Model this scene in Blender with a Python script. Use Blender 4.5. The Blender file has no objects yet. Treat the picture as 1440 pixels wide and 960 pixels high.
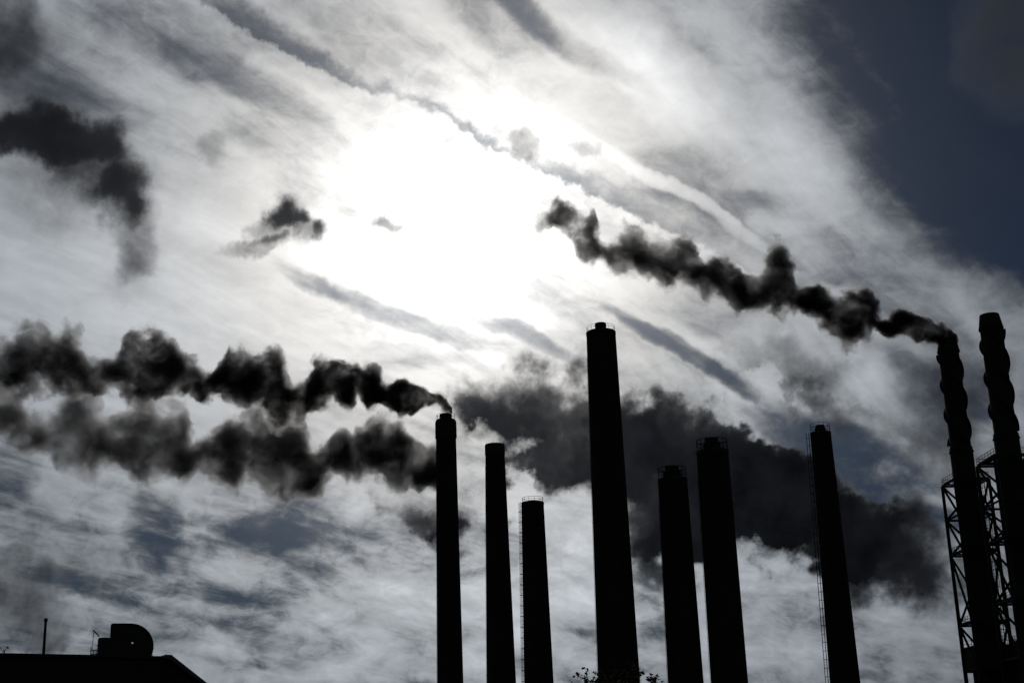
import bpy, bmesh, math, random
from mathutils import Vector, Matrix

# ------------------------------------------------------------------ camera, sky, sun, exposure
sc = bpy.context.scene
col = sc.collection
R = math.radians
SUN_AZ, SUN_EL = -2.149, 22.183          # degrees; azimuth clockwise from +Y
EXPOSURE = -2.0

cam_data = bpy.data.cameras.new("camera")
cam_data.sensor_width = 36.0
cam_data.lens = 50.0
cam_data.clip_start = 0.1
cam_data.clip_end = 20000.0
cam = bpy.data.objects.new("camera", cam_data)
col.objects.link(cam)
cam.matrix_world = Matrix([[0.9994788, 0.032283, -0.0, 0.0], [0.0097077, -0.3005491, -0.953717, 0.0], [-0.0307888, 0.9532198, -0.3007058, 1.6], [0.0, 0.0, 0.0, 1.0]])
sc.camera = cam

sc.cycles.use_adaptive_sampling = True
sc.cycles.adaptive_threshold = 0.03
sc.cycles.adaptive_min_samples = 12
sc.cycles.max_bounces = 3
sc.cycles.diffuse_bounces = 1
sc.cycles.glossy_bounces = 1
sc.cycles.volume_bounces = 0

sc.view_settings.view_transform = 'Standard'
sc.view_settings.look = 'None'
sc.view_settings.exposure = EXPOSURE
sc.view_settings.gamma = 1.0
sc.view_settings.use_curve_mapping = False

sun_dir = Vector((math.sin(R(SUN_AZ)) * math.cos(R(SUN_EL)), math.cos(R(SUN_AZ)) * math.cos(R(SUN_EL)), math.sin(R(SUN_EL))))
sun_data = bpy.data.lights.new("sun", 'SUN')
sun_data.energy = 1.2
sun_data.angle = R(10)   # veiled by cloud
sun_data.color = (1.0, 0.95, 0.87)
sun = bpy.data.objects.new("sun", sun_data)
col.objects.link(sun)
sun.rotation_euler = sun_dir.to_track_quat('Z', 'Y').to_euler()


class Graph:
    """Small helper for writing node trees as expressions."""
    def __init__(self, tree):
        self.t = tree
        tree.nodes.clear()

    def node(self, kind, **props):
        n = self.t.nodes.new(kind)
        for k, v in props.items():
            setattr(n, k, v)
        return n

    def put(self, sock, v):
        if isinstance(v, bpy.types.NodeSocket):
            self.t.links.new(v, sock)
        elif v is not None:
            sock.default_value = v

    def m(self, op, a, b=None, c=None, clamp=False):
        n = self.node('ShaderNodeMath', operation=op, use_clamp=clamp)
        self.put(n.inputs[0], a)
        self.put(n.inputs[1], b)
        self.put(n.inputs[2], c)
        return n.outputs[0]

    def v(self, op, a, b=None, c=None, scale=None):
        n = self.node('ShaderNodeVectorMath', operation=op)
        self.put(n.inputs[0], a)
        self.put(n.inputs[1], b)
        self.put(n.inputs[2], c)
        if scale is not None:
            self.put(n.inputs['Scale'], scale)
        return n.outputs['Value'] if op in ('DOT_PRODUCT', 'LENGTH', 'DISTANCE') else n.outputs['Vector']

    def xyz(self, x=0.0, y=0.0, z=0.0):
        n = self.node('ShaderNodeCombineXYZ')
        for i, q in enumerate((x, y, z)):
            self.put(n.inputs[i], q)
        return n.outputs[0]

    def sep(self, a):
        n = self.node('ShaderNodeSeparateXYZ')
        self.put(n.inputs[0], a)
        return n.outputs

    def noise(self, vec, scale, detail=4.0, rough=0.55, lac=2.0, dist=0.0, color=False, dims='3D'):
        n = self.node('ShaderNodeTexNoise', noise_dimensions=dims)
        self.put(n.inputs['Vector'], vec)
        n.inputs['Scale'].default_value = scale
        n.inputs['Detail'].default_value = detail
        n.inputs['Roughness'].default_value = rough
        n.inputs['Lacunarity'].default_value = lac
        n.inputs['Distortion'].default_value = dist
        return n.outputs['Color'] if color else n.outputs['Fac']

    def ramp(self, x, a, b, lo=0.0, hi=1.0, smooth=True):
        n = self.node('ShaderNodeMapRange', interpolation_type='SMOOTHSTEP' if smooth else 'LINEAR', clamp=True)
        for i, q in enumerate((x, a, b, lo, hi)):
            self.put(n.inputs[i], q)
        return n.outputs[0]

    def mix(self, f, a, b):
        n = self.node('ShaderNodeMix', data_type='RGBA')
        n.clamp_factor = True
        self.put(n.inputs['Factor'], f)
        self.put(n.inputs[6], a)
        self.put(n.inputs[7], b)
        return n.outputs[2]

    def tint(self, f, rgb):                      # scalar times colour
        n = self.node('ShaderNodeVectorMath', operation='SCALE')
        n.inputs[0].default_value = rgb
        self.put(n.inputs['Scale'], f)
        return n.outputs['Vector']

    def curve(self, x, pts):
        n = self.node('ShaderNodeFloatCurve')
        c = n.mapping.curves[0]
        for i, (px, py) in enumerate(pts):
            if i == 0 or i == len(pts) - 1:
                c.points[0 if i == 0 else len(c.points) - 1].location = (px, py)
            else:
                c.points.new(px, py)
        for p in c.points:
            p.handle_type = 'VECTOR'
        n.mapping.update()
        self.put(n.inputs['Value'], x)
        return n.outputs[0]


# Cloud layout, in degrees of azimuth and elevation: (azimuth, elevation, half length, half width, tilt, amount).
# VEIL thickens (+) or thins (-) the high cirrus; CLOUD places the low grey cumulus and drifting scraps.
VEIL = [
    (-9.696, 25.712, 3.602, 1.423, -20.861, -0.18),
    (8.425, 18.201, 2.649, 1.14, -18.753, -0.15),
    (-11.322, 8.873, 4.439, 1.915, -8.027, -0.25),
    (-4.8, 17.019, 2.082, 0.715, -10.049, -0.2),
    (17.597, 24.187, 5.03, 0.613, -56.412, 0.14),
    (15.442, 28.045, 3.404, 0.514, -54.555, 0.12),
    (19.607, 22.238, 4.124, 0.436, -55.687, 0.12),
    (1.453, 9.197, 3.156, 3.364, -2.049, 0.3),
    (-2.047, 6.797, 3.398, 1.934, -1.574, 0.15),
    (9.831, 7.424, 3.019, 1.103, -13.099, 0.15),
    (-17.572, 18.365, 9.142, 5.213, 3.555, 0.32),
    (18.61, 19.094, 6.032, 5.473, -47.521, -0.25),
    (-7.69, 8.572, 7.331, 1.383, -5.607, 0.2),
    (5.183, 28.297, 3.684, 1.722, -30.452, 0.2),
    (-17.283, 27.12, 9.437, 4.685, -17.822, -0.15),
    (-1.508, 5.68, 14.084, 2.467, -5.556, 0.15),
    (-7.971, 8.576, 14.077, 3.317, -4.586, -0.12),
    (-12.968, 23.896, 4.094, 2.258, -20.444, 0.2),
    (-0.166, 30.464, 3.723, 1.438, -27.528, -0.3),
    (8.566, 23.574, 2.996, 1.716, -30.953, -0.2),
    (12.205, 20.697, 2.611, 1.133, -34.699, 0.25),
    (11.645, 6.234, 7.043, 2.436, -3.126, 0.2),
    (4.866, 28.317, 6.145, 2.584, -30.31, 0.25),
    (21.324, 27.013, 15.358, 7.677, -55.806, -1.2),
    (20.36, 16.935, 2.929, 1.62, -38.276, 0.35),
    (12.233, 20.975, 3.485, 1.133, -34.691, -0.15),
    (8.425, 18.201, 3.532, 1.14, -18.753, -0.15),
    (13.841, 11.712, 5.037, 1.45, -33.096, -0.95),
    (7.128, 16.726, 4.372, 0.403, -32.009, -0.48),
    (9.095, 15.593, 1.723, 0.515, -33.701, -0.45),
    (-8.552, 10.109, 4.252, 1.25, -10.18, -0.35),
    (-14.5, 9.681, 1.084, 1.909, 0.58, -0.4),
    (-17.61, 8.164, 1.329, 0.785, -19.402, -0.3),
    (-19.864, 12.523, 1.044, 1.612, 2.451, -0.4),
    (5.509, 5.435, 1.393, 0.819, -2.338, -0.4),
    (11.103, 6.263, 2.975, 0.954, -11.08, -0.35),
    (2.732, 5.954, 1.685, 0.385, -9.919, -0.2),
    (-10.995, 6.958, 3.289, 1.087, -0.507, -0.3),
    (-14.387, 28.72, 5.019, 0.999, -17.186, -0.25),
    (-11.597, 27.825, 4.191, 0.845, -19.456, -0.2),
    (-19.916, 27.372, 3.724, 2.374, 6.684, -0.25),
    (-3.589, 18.379, 5.682, 0.575, -18.844, -0.42),
    (-8.688, 20.043, 1.776, 0.4, -19.96, -0.3),
    (0.609, 17.71, 2.829, 0.405, -25.95, -0.42),
    (13.761, 18.848, 4.259, 1.269, -40.382, -0.15),
    (2.699, 29.539, 4.584, 0.699, -33.688, -0.5),
    (8.641, 28.025, 4.467, 1.162, -41.523, -0.12),
    (17.331, 13.461, 2.676, 2.199, -26.375, -0.4),
    (7.742, 22.852, 5.665, 0.346, -34.555, 0.45),
    (9.371, 25.742, 8.351, 1.724, -37.6, 0.25),
    (11.759, 19.192, 7.517, 0.737, -31.657, 0.3),
    (15.524, 10.828, 1.606, 0.688, -20.143, 0.4),
    (14.599, 14.844, 2.208, 1.12, -45.813, 0.3),
    (15.681, 8.688, 2.623, 1.095, -30.1, 0.35),
    (-2.618, 6.536, 7.351, 1.653, -6.395, 0.15),
]
CLOUD = [
    (1.132, 14.255, 4.07, 2.627, -2.078, 1.05),
    (-0.97, 15.093, 1.778, 1.144, -1.56, 0.45),
    (7.333, 13.498, 3.311, 1.877, -18.234, 1.5),
    (4.278, 13.608, 1.754, 1.707, -2.796, 0.8),
    (9.685, 11.656, 3.07, 2.1, -41.888, 1.5),
    (6.433, 10.948, 3.291, 2.671, -3.034, 1.3),
    (10.908, 10.179, 3.301, 2.246, -34.027, 1.5),
    (5.008, 8.773, 1.194, 2.232, -2.582, 0.9),
    (8.62, 9.706, 2.111, 1.671, -3.283, 1.0),
    (14.19, 8.578, 3.334, 2.196, -19.306, 1.0),
    (13.052, 9.425, 1.892, 1.386, -24.315, 0.5),
    (2.164, 12.278, 2.623, 1.192, -2.267, 0.55),
    (-0.883, 12.95, 1.172, 1.195, -1.62, -0.6),
    (-0.052, 11.504, 0.872, 0.907, -1.807, -0.5),
    (1.078, 12.888, 0.82, 0.569, -2.048, -0.3),
    (4.531, 15.45, 1.181, 0.799, -2.972, -0.3),
    (11.563, 15.681, 3.556, 2.12, -24.616, 0.55),
    (9.773, 15.033, 1.995, 0.685, -35.934, -0.4),
    (17.197, 13.475, 2.559, 3.01, -5.904, 0.6),
    (13.229, 13.852, 2.502, 1.121, -25.014, 0.3),
    (-3.545, 10.971, 2.745, 1.241, -15.803, 0.95),
    (-2.127, 9.671, 1.208, 1.517, -1.467, 0.85),
    (-19.497, 7.48, 2.29, 2.102, 0.695, 0.6),
    (-17.554, 9.367, 2.004, 1.716, -19.089, 0.4),
]
SCRAPS = [
    (21.926, 27.216, 2.526, 3.115, -20.303, 0.5),
    (-19.671, 25.05, 3.953, 1.124, 3.195, 0.62),
    (-20.839, 24.868, 1.952, 0.85, 6.475, 0.2),
    (-17.523, 24.176, 2.949, 1.833, -23.914, 0.42),
    (-16.404, 23.339, 1.211, 1.808, -0.408, 0.34),
    (-18.486, 23.628, 5.065, 3.136, -9.195, 0.2),
    (-15.683, 21.298, 1.31, 1.445, -15.725, 0.5),
    (-15.834, 19.85, 1.421, 1.105, 3.353, 0.25),
    (-18.439, 22.953, 3.076, 1.918, -14.339, 0.25),
    (-21.725, 28.459, 2.688, 2.334, 7.754, 0.75),
    (-19.808, 26.053, 3.137, 1.06, 15.646, 0.3),
    (-10.232, 22.54, 0.951, 1.021, -16.92, 0.6),
    (-9.578, 22.925, 1.204, 0.789, -7.594, 0.5),
    (-8.72, 22.218, 0.831, 0.92, 34.306, 0.6),
    (-8.051, 21.978, 0.484, 0.621, 1.059, 0.3),
    (-10.566, 21.49, 1.634, 0.395, 18.856, 0.4),
    (-5.282, 22.121, 0.788, 0.43, 23.417, 0.55),
    (-6.595, 22.254, 1.829, 0.736, 0.577, 0.22),
    (-12.955, 25.085, 0.946, 1.064, -15.262, 0.4),
    (0.906, 25.304, 0.816, 0.731, -2.038, 0.55),
    (3.463, 24.995, 0.687, 0.422, -3.022, 0.42),
    (-3.446, 27.819, 0.699, 0.665, -0.221, 0.3),
    (-5.439, 28.857, 0.827, 0.659, 0.676, 0.2),
    (-8.838, 29.725, 1.264, 1.084, 2.211, 0.2),
    (-11.684, 21.169, 2.652, 0.983, -7.299, 0.15),
    (-2.219, 25.942, 0.504, 0.392, -0.805, 0.3),
]
# upper rim of the bright cloud deck: (azimuth, elevation, width of the grey gap above it, depth of the gap)
DECK_EDGE = [
    (-16.068, 31.49, 1.148, 0),
    (-13.867, 30.58, 1.722, 0.3),
    (-11.661, 29.719, 1.779, 0.45),
    (-9.133, 28.625, 1.378, 0.5),
    (-6.925, 27.787, 0.746, 0.4),
    (-4.721, 27.208, 0.631, 0.25),
    (-2.834, 26.648, 0.574, 0.3),
    (-1.595, 25.736, 0.689, 0.5),
    (-0.05, 24.912, 0.574, 0.35),
    (1.489, 24.296, 0.689, 0.35),
    (3.013, 23.606, 1.435, 0.45),
    (4.799, 22.431, 2.152, 0.5),
    (6.58, 21.606, 2.727, 0.5),
    (8.907, 20.436, 2.87, 0.45),
    (11.428, 18.8, 3.157, 0.3),
    (13.581, 17.183, 3.157, 0),
]


def build_sky():
    w = bpy.data.worlds.new("World")
    sc.world = w
    w.use_nodes = True
    g = Graph(w.node_tree)
    d = g.node('ShaderNodeTexCoord').outputs['Generated']
    d = g.v('NORMALIZE', d)
    dx, dy, dz = g.sep(d)
    az = g.m('MULTIPLY', g.m('ARCTAN2', dx, dy), 57.29578)
    el = g.m('MULTIPLY', g.m('ARCSINE', dz), 57.29578)
    ae = g.xyz(az, el)

    def field(vec, table):
        # sum of soft elliptical patches; each ellipse is one quadratic form in (x, y)
        x, y, _ = g.sep(vec)
        p2 = g.xyz(g.m('MULTIPLY', x, x), g.m('MULTIPLY', x, y), g.m('MULTIPLY', y, y))
        p1 = g.xyz(x, y, 1.0)
        total = 0.0
        for (a, e, hl, hw, tilt, amt) in table:
            c, s = math.cos(R(tilt)), math.sin(R(tilt))
            kl, kw = 1 / hl ** 2, 1 / hw ** 2
            A = c * c * kl + s * s * kw
            B = 2 * c * s * (kl - kw)
            D = s * s * kl + c * c * kw
            q = g.m('ADD', g.v('DOT_PRODUCT', p2, (A, B, D)), g.v('DOT_PRODUCT', p1, (-2 * A * a - B * e, -2 * D * e - B * a, A * a * a + B * a * e + D * e * e)))
            total = g.m('ADD', g.ramp(q, 1.35, 0.0, 0.0, amt), total)
        return total

    # clear air behind everything
    ns = g.node('ShaderNodeTexSky', sky_type='NISHITA')
    ns.sun_disc = False
    ns.sun_elevation = R(SUN_EL)
    ns.sun_rotation = R(SUN_AZ)
    ns.altitude = 0
    ns.air_density = 1.0
    ns.dust_density = 0.0
    ns.ozone_density = 1.5
    clear = g.v('MULTIPLY', ns.outputs[0], (0.0028, 0.0037, 0.0052))

    # light that the thin cloud scatters forward, by angle from the sun
    ang = g.m('MULTIPLY', g.m('ARCCOSINE', g.v('DOT_PRODUCT', d, tuple(sun_dir))), 57.29578)
    wide = g.m('EXPONENT', g.m('DIVIDE', ang, -14.0))
    core = g.m('EXPONENT', g.m('MULTIPLY', g.m('MULTIPLY', ang, ang), -1.0 / 5.2 ** 2))
    glow = g.m('ADD', g.m('MULTIPLY_ADD', wide, 1.12, 0.05), g.m('MULTIPLY', core, 1.1))

    # thin haze brightens the clear air near the sun
    clear = g.v('ADD', clear, g.tint(g.m('MULTIPLY', g.m('EXPONENT', g.m('DIVIDE', ang, -4.8)), 0.95), (0.93, 0.98, 1.06)))

    # a layer seen in perspective, combed along the wind
    h = g.m('ADD', g.m('MAXIMUM', dz, 0.0), 0.13)
    px, py = g.m('DIVIDE', dx, h), g.m('DIVIDE', dy, h)
    wa = R(33.0)
    along = g.m('ADD', g.m('MULTIPLY', px, math.sin(wa)), g.m('MULTIPLY', py, math.cos(wa)))
    across = g.m('SUBTRACT', g.m('MULTIPLY', px, math.cos(wa)), g.m('MULTIPLY', py, math.sin(wa)))
    comb = g.noise(g.xyz(g.m('MULTIPLY', along, 0.9), g.m('MULTIPLY', across, 4.6), 0.0), 1.5, 6, 0.52, dist=0.9)
    comb2 = g.noise(g.xyz(g.m('MULTIPLY', along, 2.2), g.m('MULTIPLY', across, 6.0), 3.1), 4.0, 6, 0.58, dist=1.2)

    soft = g.noise(ae, 0.22, 5, 0.55, color=True, dims='2D')
    soft = g.v('SUBTRACT', soft, (0.5, 0.5, 0.5))
    ae_v = g.v('ADD', ae, g.v('SCALE', soft, scale=1.7))
    veil = g.m('ADD', field(ae_v, VEIL), 0.86)
    low = g.ramp(el, 15.0, 7.0)
    fibre = g.noise(g.xyz(g.m('MULTIPLY', along, 1.1), g.m('MULTIPLY', g.m('ADD', across, g.m('MULTIPLY', comb, 0.05)), 26.0), 7.7), 2.4, 4, 0.65, dist=0.4)
    veil = g.m('ADD', veil, g.m('MULTIPLY', g.m('MULTIPLY_ADD', fibre, 0.2, -0.1), g.m('MULTIPLY', comb2, 1.2)))
    veil = g.m('ADD', veil, g.m('MULTIPLY', g.m('MULTIPLY_ADD', comb, 1.15, -0.575), g.m('MULTIPLY_ADD', low, -0.45, 1.0)))
    veil = g.m('ADD', veil, g.m('MULTIPLY_ADD', comb2, 0.2, -0.1))
    ca, sa = math.cos(R(-7)), math.sin(R(-7))
    wisp = g.xyz(g.m('MULTIPLY', g.m('ADD', g.m('MULTIPLY', az, ca), g.m('MULTIPLY', el, sa)), 0.55), g.m('MULTIPLY', g.m('SUBTRACT', g.m('MULTIPLY', el, ca), g.m('MULTIPLY', az, sa)), 1.25), 0.0)
    mottle = g.noise(wisp, 0.62, 7, 0.55, dist=0.25, dims='2D')
    veil = g.m('ADD', veil, g.m('MULTIPLY', g.m('MULTIPLY_ADD', mottle, 2.1, -1.09), g.m('MULTIPLY_ADD', low, 0.75, 0.25)))
    # the crisp bumpy rim of the deck, with a grey gap above it
    crumble = g.v('SUBTRACT', g.noise(ae, 1.4, 5, 0.6, color=True, dims='2D'), (0.5, 0.5, 0.5))
    ax_, ay_, _ = g.sep(g.v('ADD', g.v('ADD', ae, g.v('SCALE', soft, scale=0.5)), g.v('SCALE', crumble, scale=0.8)))
    a0, a1 = DECK_EDGE[0][0], DECK_EDGE[-1][0]
    es = g.ramp(ax_, a0, a1, smooth=False)
    lo_, hi_ = min(q[1] for q in DECK_EDGE), max(q[1] for q in DECK_EDGE)
    nx = [(q[0] - a0) / (a1 - a0) for q in DECK_EDGE]
    edge = g.curve(es, [(s, (q[1] - lo_) / (hi_ - lo_)) for s, q in zip(nx, DECK_EDGE)])
    wid = g.curve(es, [(s, q[2] / 4.0) for s, q in zip(nx, DECK_EDGE)])
    dep = g.curve(es, [(s, q[3]) for s, q in zip(nx, DECK_EDGE)])
    above = g.m('SUBTRACT', ay_, g.m('MULTIPLY_ADD', edge, hi_ - lo_, lo_))
    gap = g.m('MULTIPLY', g.ramp(above, -0.08, 0.22), g.ramp(g.m('DIVIDE', above, g.m('MULTIPLY', wid, 4.0)), 1.0, 0.15))
    veil = g.m('SUBTRACT', veil, g.m('MULTIPLY', gap, dep))
    curdle = g.noise(g.v('ADD', g.v('MULTIPLY', wisp, (1.25, 0.8, 1.0)), g.v('SCALE', soft, scale=2.0)), 1.5, 9, 0.64, dist=0.55, dims='2D')
    veil = g.m('ADD', veil, g.m('MULTIPLY', g.m('MULTIPLY_ADD', curdle, 0.75, -0.375), g.m('MULTIPLY_ADD', low, 0.6, 0.4)))
    veil = g.m('MAXIMUM', veil, g.ramp(comb, 0.45, 0.8, 0.0, 0.16))      # never quite empty
    cover = g.ramp(veil, 0.0, 0.9)
    white = g.mix(g.ramp(glow, 0.15, 0.8), (0.875, 0.97, 1.085, 1.0), (1.0, 0.988, 0.965, 1.0))     # yellower towards the sun
    veil_rgb = g.v('SCALE', white, scale=g.m('MULTIPLY', glow, g.m('MULTIPLY_ADD', veil, 0.75, 0.25)))
    sky = g.mix(cover, clear, veil_rgb)

    # low grey cloud: bright where the sun gets through its near edge, dark where it is thick
    billow = g.v('SUBTRACT', g.noise(ae, 0.36, 6, 0.54, color=True, dims='2D'), (0.5, 0.5, 0.5))
    ae_c = g.v('ADD', ae, g.v('SCALE', billow, scale=5.0))
    lump = g.noise(ae, 0.62, 7, 0.56, dims='2D')
    rough = g.m('MULTIPLY_ADD', lump, 1.0, -0.5)
    sunward = g.v('NORMALIZE', g.v('SUBTRACT', (SUN_AZ, SUN_EL, 0.0), ae))
    q0 = field(ae_c, CLOUD)
    scr = field(g.v('ADD', ae, g.v('SCALE', billow, scale=2.6)), SCRAPS)
    q1 = field(g.v('ADD', ae_c, g.v('SCALE', sunward, scale=0.85)), CLOUD)
    q = g.m('ADD', g.m('ADD', q0, scr), g.m('MULTIPLY', rough, g.ramp(g.m('ADD', q0, scr), 0.0, 0.5, 0.0, 0.62)))
    qs = g.m('ADD', q1, g.m('MULTIPLY_ADD', rough, g.ramp(q1, 0.0, 0.4, 0.0, 0.8), g.m('MULTIPLY', scr, 1.1)))
    body = g.ramp(q, -0.03, 1.0)
    thick = g.m('SUBTRACT', 1.0, g.m('EXPONENT', g.m('MULTIPLY', g.m('MAXIMUM', g.m('ADD', g.m('MULTIPLY_ADD', rough, 0.6, 0.12), qs), 0.0), -2.7)))
    rim = g.m('MULTIPLY', glow, g.m('MULTIPLY_ADD', lump, 0.5, 0.5))
    dark = g.m('MULTIPLY', g.m('MULTIPLY_ADD', glow, 0.013, 0.0012), g.m('MULTIPLY_ADD', lump, 2.2, -0.1))
    cloud = g.mix(thick, g.v('SCALE', white, scale=rim), g.tint(dark, (0.86, 0.98, 1.25)))
    sky = g.mix(body, sky, cloud)

    bg = g.node('ShaderNodeBackground')
    bg.inputs['Strength'].default_value = 0.1
    g.put(bg.inputs['Color'], g.v('SCALE', sky, scale=40.0))
    out = g.node('ShaderNodeOutputWorld')
    g.t.links.new(bg.outputs[0], out.inputs['Surface'])
    w.cycles.sampling_method = 'MANUAL'
    w.cycles.sample_map_resolution = 512


build_sky()

# ------------------------------------------------------------------ helpers


def surface(name, rgb, rough=0.85, metal=0.0, grain=0.3, scale=1.5, bump=0.25, courses=None):
    mt = bpy.data.materials.new(name)
    mt.use_nodes = True
    g = Graph(mt.node_tree)
    co = g.node('ShaderNodeTexCoord').outputs['Object']
    n1 = g.noise(co, scale, 8, 0.65)
    n2 = g.noise(co, scale * 0.17, 4, 0.55)
    f = g.m('ADD', g.m('MULTIPLY', n1, 0.5), g.m('MULTIPLY', n2, 0.5))
    c = g.mix(g.ramp(f, 0.3, 0.7), tuple(q * (1 - grain) for q in rgb) + (1,), tuple(min(1, q * (1 + grain)) for q in rgb) + (1,))
    height = n1
    if courses:
        x, y, z = g.sep(co)
        ringv = g.xyz(g.m('MULTIPLY', g.m('ARCTAN2', x, y), courses), z, 0.0)
        br = g.node('ShaderNodeTexBrick')
        g.put(br.inputs['Vector'], ringv)
        g.put(br.inputs['Color1'], c)
        g.put(br.inputs['Color2'], g.v('SCALE', c, scale=0.72))
        br.inputs['Mortar'].default_value = tuple(q * 0.6 for q in rgb) + (1,)
        br.inputs['Scale'].default_value = 1.0
        br.inputs['Mortar Size'].default_value = 0.012
        br.inputs['Brick Width'].default_value = 0.46
        br.inputs['Row Height'].default_value = 0.15
        c = br.outputs['Color']
        height = g.m('ADD', g.m('MULTIPLY', n1, 0.4), g.m('SUBTRACT', 1.0, br.outputs['Fac']))
    b = g.node('ShaderNodeBsdfPrincipled')
    g.put(b.inputs['Base Color'], c)
    b.inputs['Roughness'].default_value = rough
    b.inputs['Metallic'].default_value = metal
    b.inputs['Specular IOR Level'].default_value = 0.08
    bm_ = g.node('ShaderNodeBump')
    bm_.inputs['Strength'].default_value = bump
    bm_.inputs['Distance'].default_value = 0.03
    g.put(bm_.inputs['Height'], height)
    g.t.links.new(bm_.outputs[0], b.inputs['Normal'])
    o = g.node('ShaderNodeOutputMaterial')
    g.t.links.new(b.outputs[0], o.inputs['Surface'])
    return mt


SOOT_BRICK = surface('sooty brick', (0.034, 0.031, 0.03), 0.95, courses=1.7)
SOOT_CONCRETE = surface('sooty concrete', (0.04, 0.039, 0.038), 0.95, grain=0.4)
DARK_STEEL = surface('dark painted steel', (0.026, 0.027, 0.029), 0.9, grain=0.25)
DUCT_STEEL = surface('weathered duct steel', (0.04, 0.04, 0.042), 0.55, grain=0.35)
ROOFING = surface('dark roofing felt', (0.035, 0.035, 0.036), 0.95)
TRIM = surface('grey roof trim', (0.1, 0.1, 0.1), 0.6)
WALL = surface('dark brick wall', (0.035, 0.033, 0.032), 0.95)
BARK = surface('bark', (0.07, 0.055, 0.042), 0.95, scale=6)
LEAF = surface('leaves', (0.05, 0.075, 0.03), 0.7, scale=3)
SOIL = surface('rough ground', (0.06, 0.058, 0.05), 1.0, scale=0.4)


def obj(name, bm, mt, parent=None, smooth=False, loc=None):
    me = bpy.data.meshes.new(name)
    bmesh.ops.recalc_face_normals(bm, faces=bm.faces)
    if smooth:
        for f in bm.faces:
            f.smooth = True
        for e in bm.edges:
            if len(e.link_faces) == 2 and e.calc_face_angle(0) > R(35):
                e.smooth = False
    bm.to_mesh(me)
    bm.free()
    me.materials.append(mt)
    o = bpy.data.objects.new(name, me)
    col.objects.link(o)
    if parent is not None:
        o.parent = parent
    if loc is not None:
        o.location = loc
    return o


def tag(o, label=None, cat=None, group=None, kind=None):
    for k, q in (('label', label), ('category', cat), ('group', group), ('kind', kind)):
        if q:
            o[k] = q
    return o


def thing(name, loc, label, cat, group=None, rz=0.0):
    o = bpy.data.objects.new(name, None)
    o.empty_display_size = 0.5
    col.objects.link(o)
    o.location = loc
    o.rotation_euler = (0, 0, rz)
    return tag(o, label, cat, group)


def lathe(bm, prof, n=48, cx=0.0, cy=0.0):
    rings = []
    for (r, z) in prof:
        rings.append([bm.verts.new((cx + r * math.cos(2 * math.pi * i / n), cy + r * math.sin(2 * math.pi * i / n), z)) for i in range(n)])
    for a, b in zip(rings, rings[1:]):
        for i in range(n):
            j = (i + 1) % n
            bm.faces.new((a[i], a[j], b[j], b[i]))
    bm.faces.new(rings[0])
    bm.faces.new(rings[-1])


def bar(bm, a, b, w, n=6, w2=None):
    a, b = Vector(a), Vector(b)
    ax = (b - a).normalized()
    up = Vector((0, 0, 1)) if abs(ax.z) < 0.9 else Vector((1, 0, 0))
    s = ax.cross(up).normalized()
    t = s.cross(ax)
    w2 = w if w2 is None else w2
    ra = [bm.verts.new(a + (s * math.cos(2 * math.pi * (i + .5) / n) + t * math.sin(2 * math.pi * (i + .5) / n)) * w) for i in range(n)]
    rb = [bm.verts.new(b + (s * math.cos(2 * math.pi * (i + .5) / n) + t * math.sin(2 * math.pi * (i + .5) / n)) * w2) for i in range(n)]
    for i in range(n):
        j = (i + 1) % n
        bm.faces.new((ra[i], ra[j], rb[j], rb[i]))
    bm.faces.new(ra[::-1])
    bm.faces.new(rb)


def box(bm, lo, hi, rz=0.0, c=(0, 0)):
    vs = []
    for x in (lo[0], hi[0]):
        for y in (lo[1], hi[1]):
            for z in (lo[2], hi[2]):
                vs.append(bm.verts.new((x, y, z)))
    for f in ((0, 1, 3, 2), (4, 6, 7, 5), (0, 4, 5, 1), (2, 3, 7, 6), (0, 2, 6, 4), (1, 5, 7, 3)):
        bm.faces.new([vs[i] for i in f])


def hoop(bm, c, r, w, n=28, a0=0.0, a1=2 * math.pi):
    c = Vector(c)
    pts = [c + Vector((r * math.cos(a0 + (a1 - a0) * i / n), r * math.sin(a0 + (a1 - a0) * i / n), 0)) for i in range(n + 1)]
    for p, q in zip(pts, pts[1:]):
        bar(bm, p, q, w, 4)


# ------------------------------------------------------------------ ground
def build_ground():
    bm = bmesh.new()
    n = 40
    ext = 6000.0
    rng = random.Random(5)
    k = [((i / n * 2 - 1)) for i in range(n + 1)]
    k = [math.copysign(abs(t) ** 2.2, t) * ext for t in k]
    grid = [[bm.verts.new((x, y, 0.0 if math.hypot(x, y) < 400 else rng.uniform(-1.0, 0.0))) for y in k] for x in k]
    for i in range(n):
        for j in range(n):
            bm.faces.new((grid[i][j], grid[i + 1][j], grid[i + 1][j + 1], grid[i][j + 1]))
    tag(obj('ground', bm, SOIL), kind='structure')


build_ground()


# ------------------------------------------------------------------ factory chimneys
def railing(bm, r, z, height, posts, w=0.035):
    for k in range(posts):
        a = 2 * math.pi * (k + .3) / posts
        bar(bm, (r * math.cos(a), r * math.sin(a), z), (r * math.cos(a), r * math.sin(a), z + height), w, 4)
    hoop(bm, (0, 0, z + height), r, w)
    hoop(bm, (0, 0, z + height * 0.55), r, w * 0.8)


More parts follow.
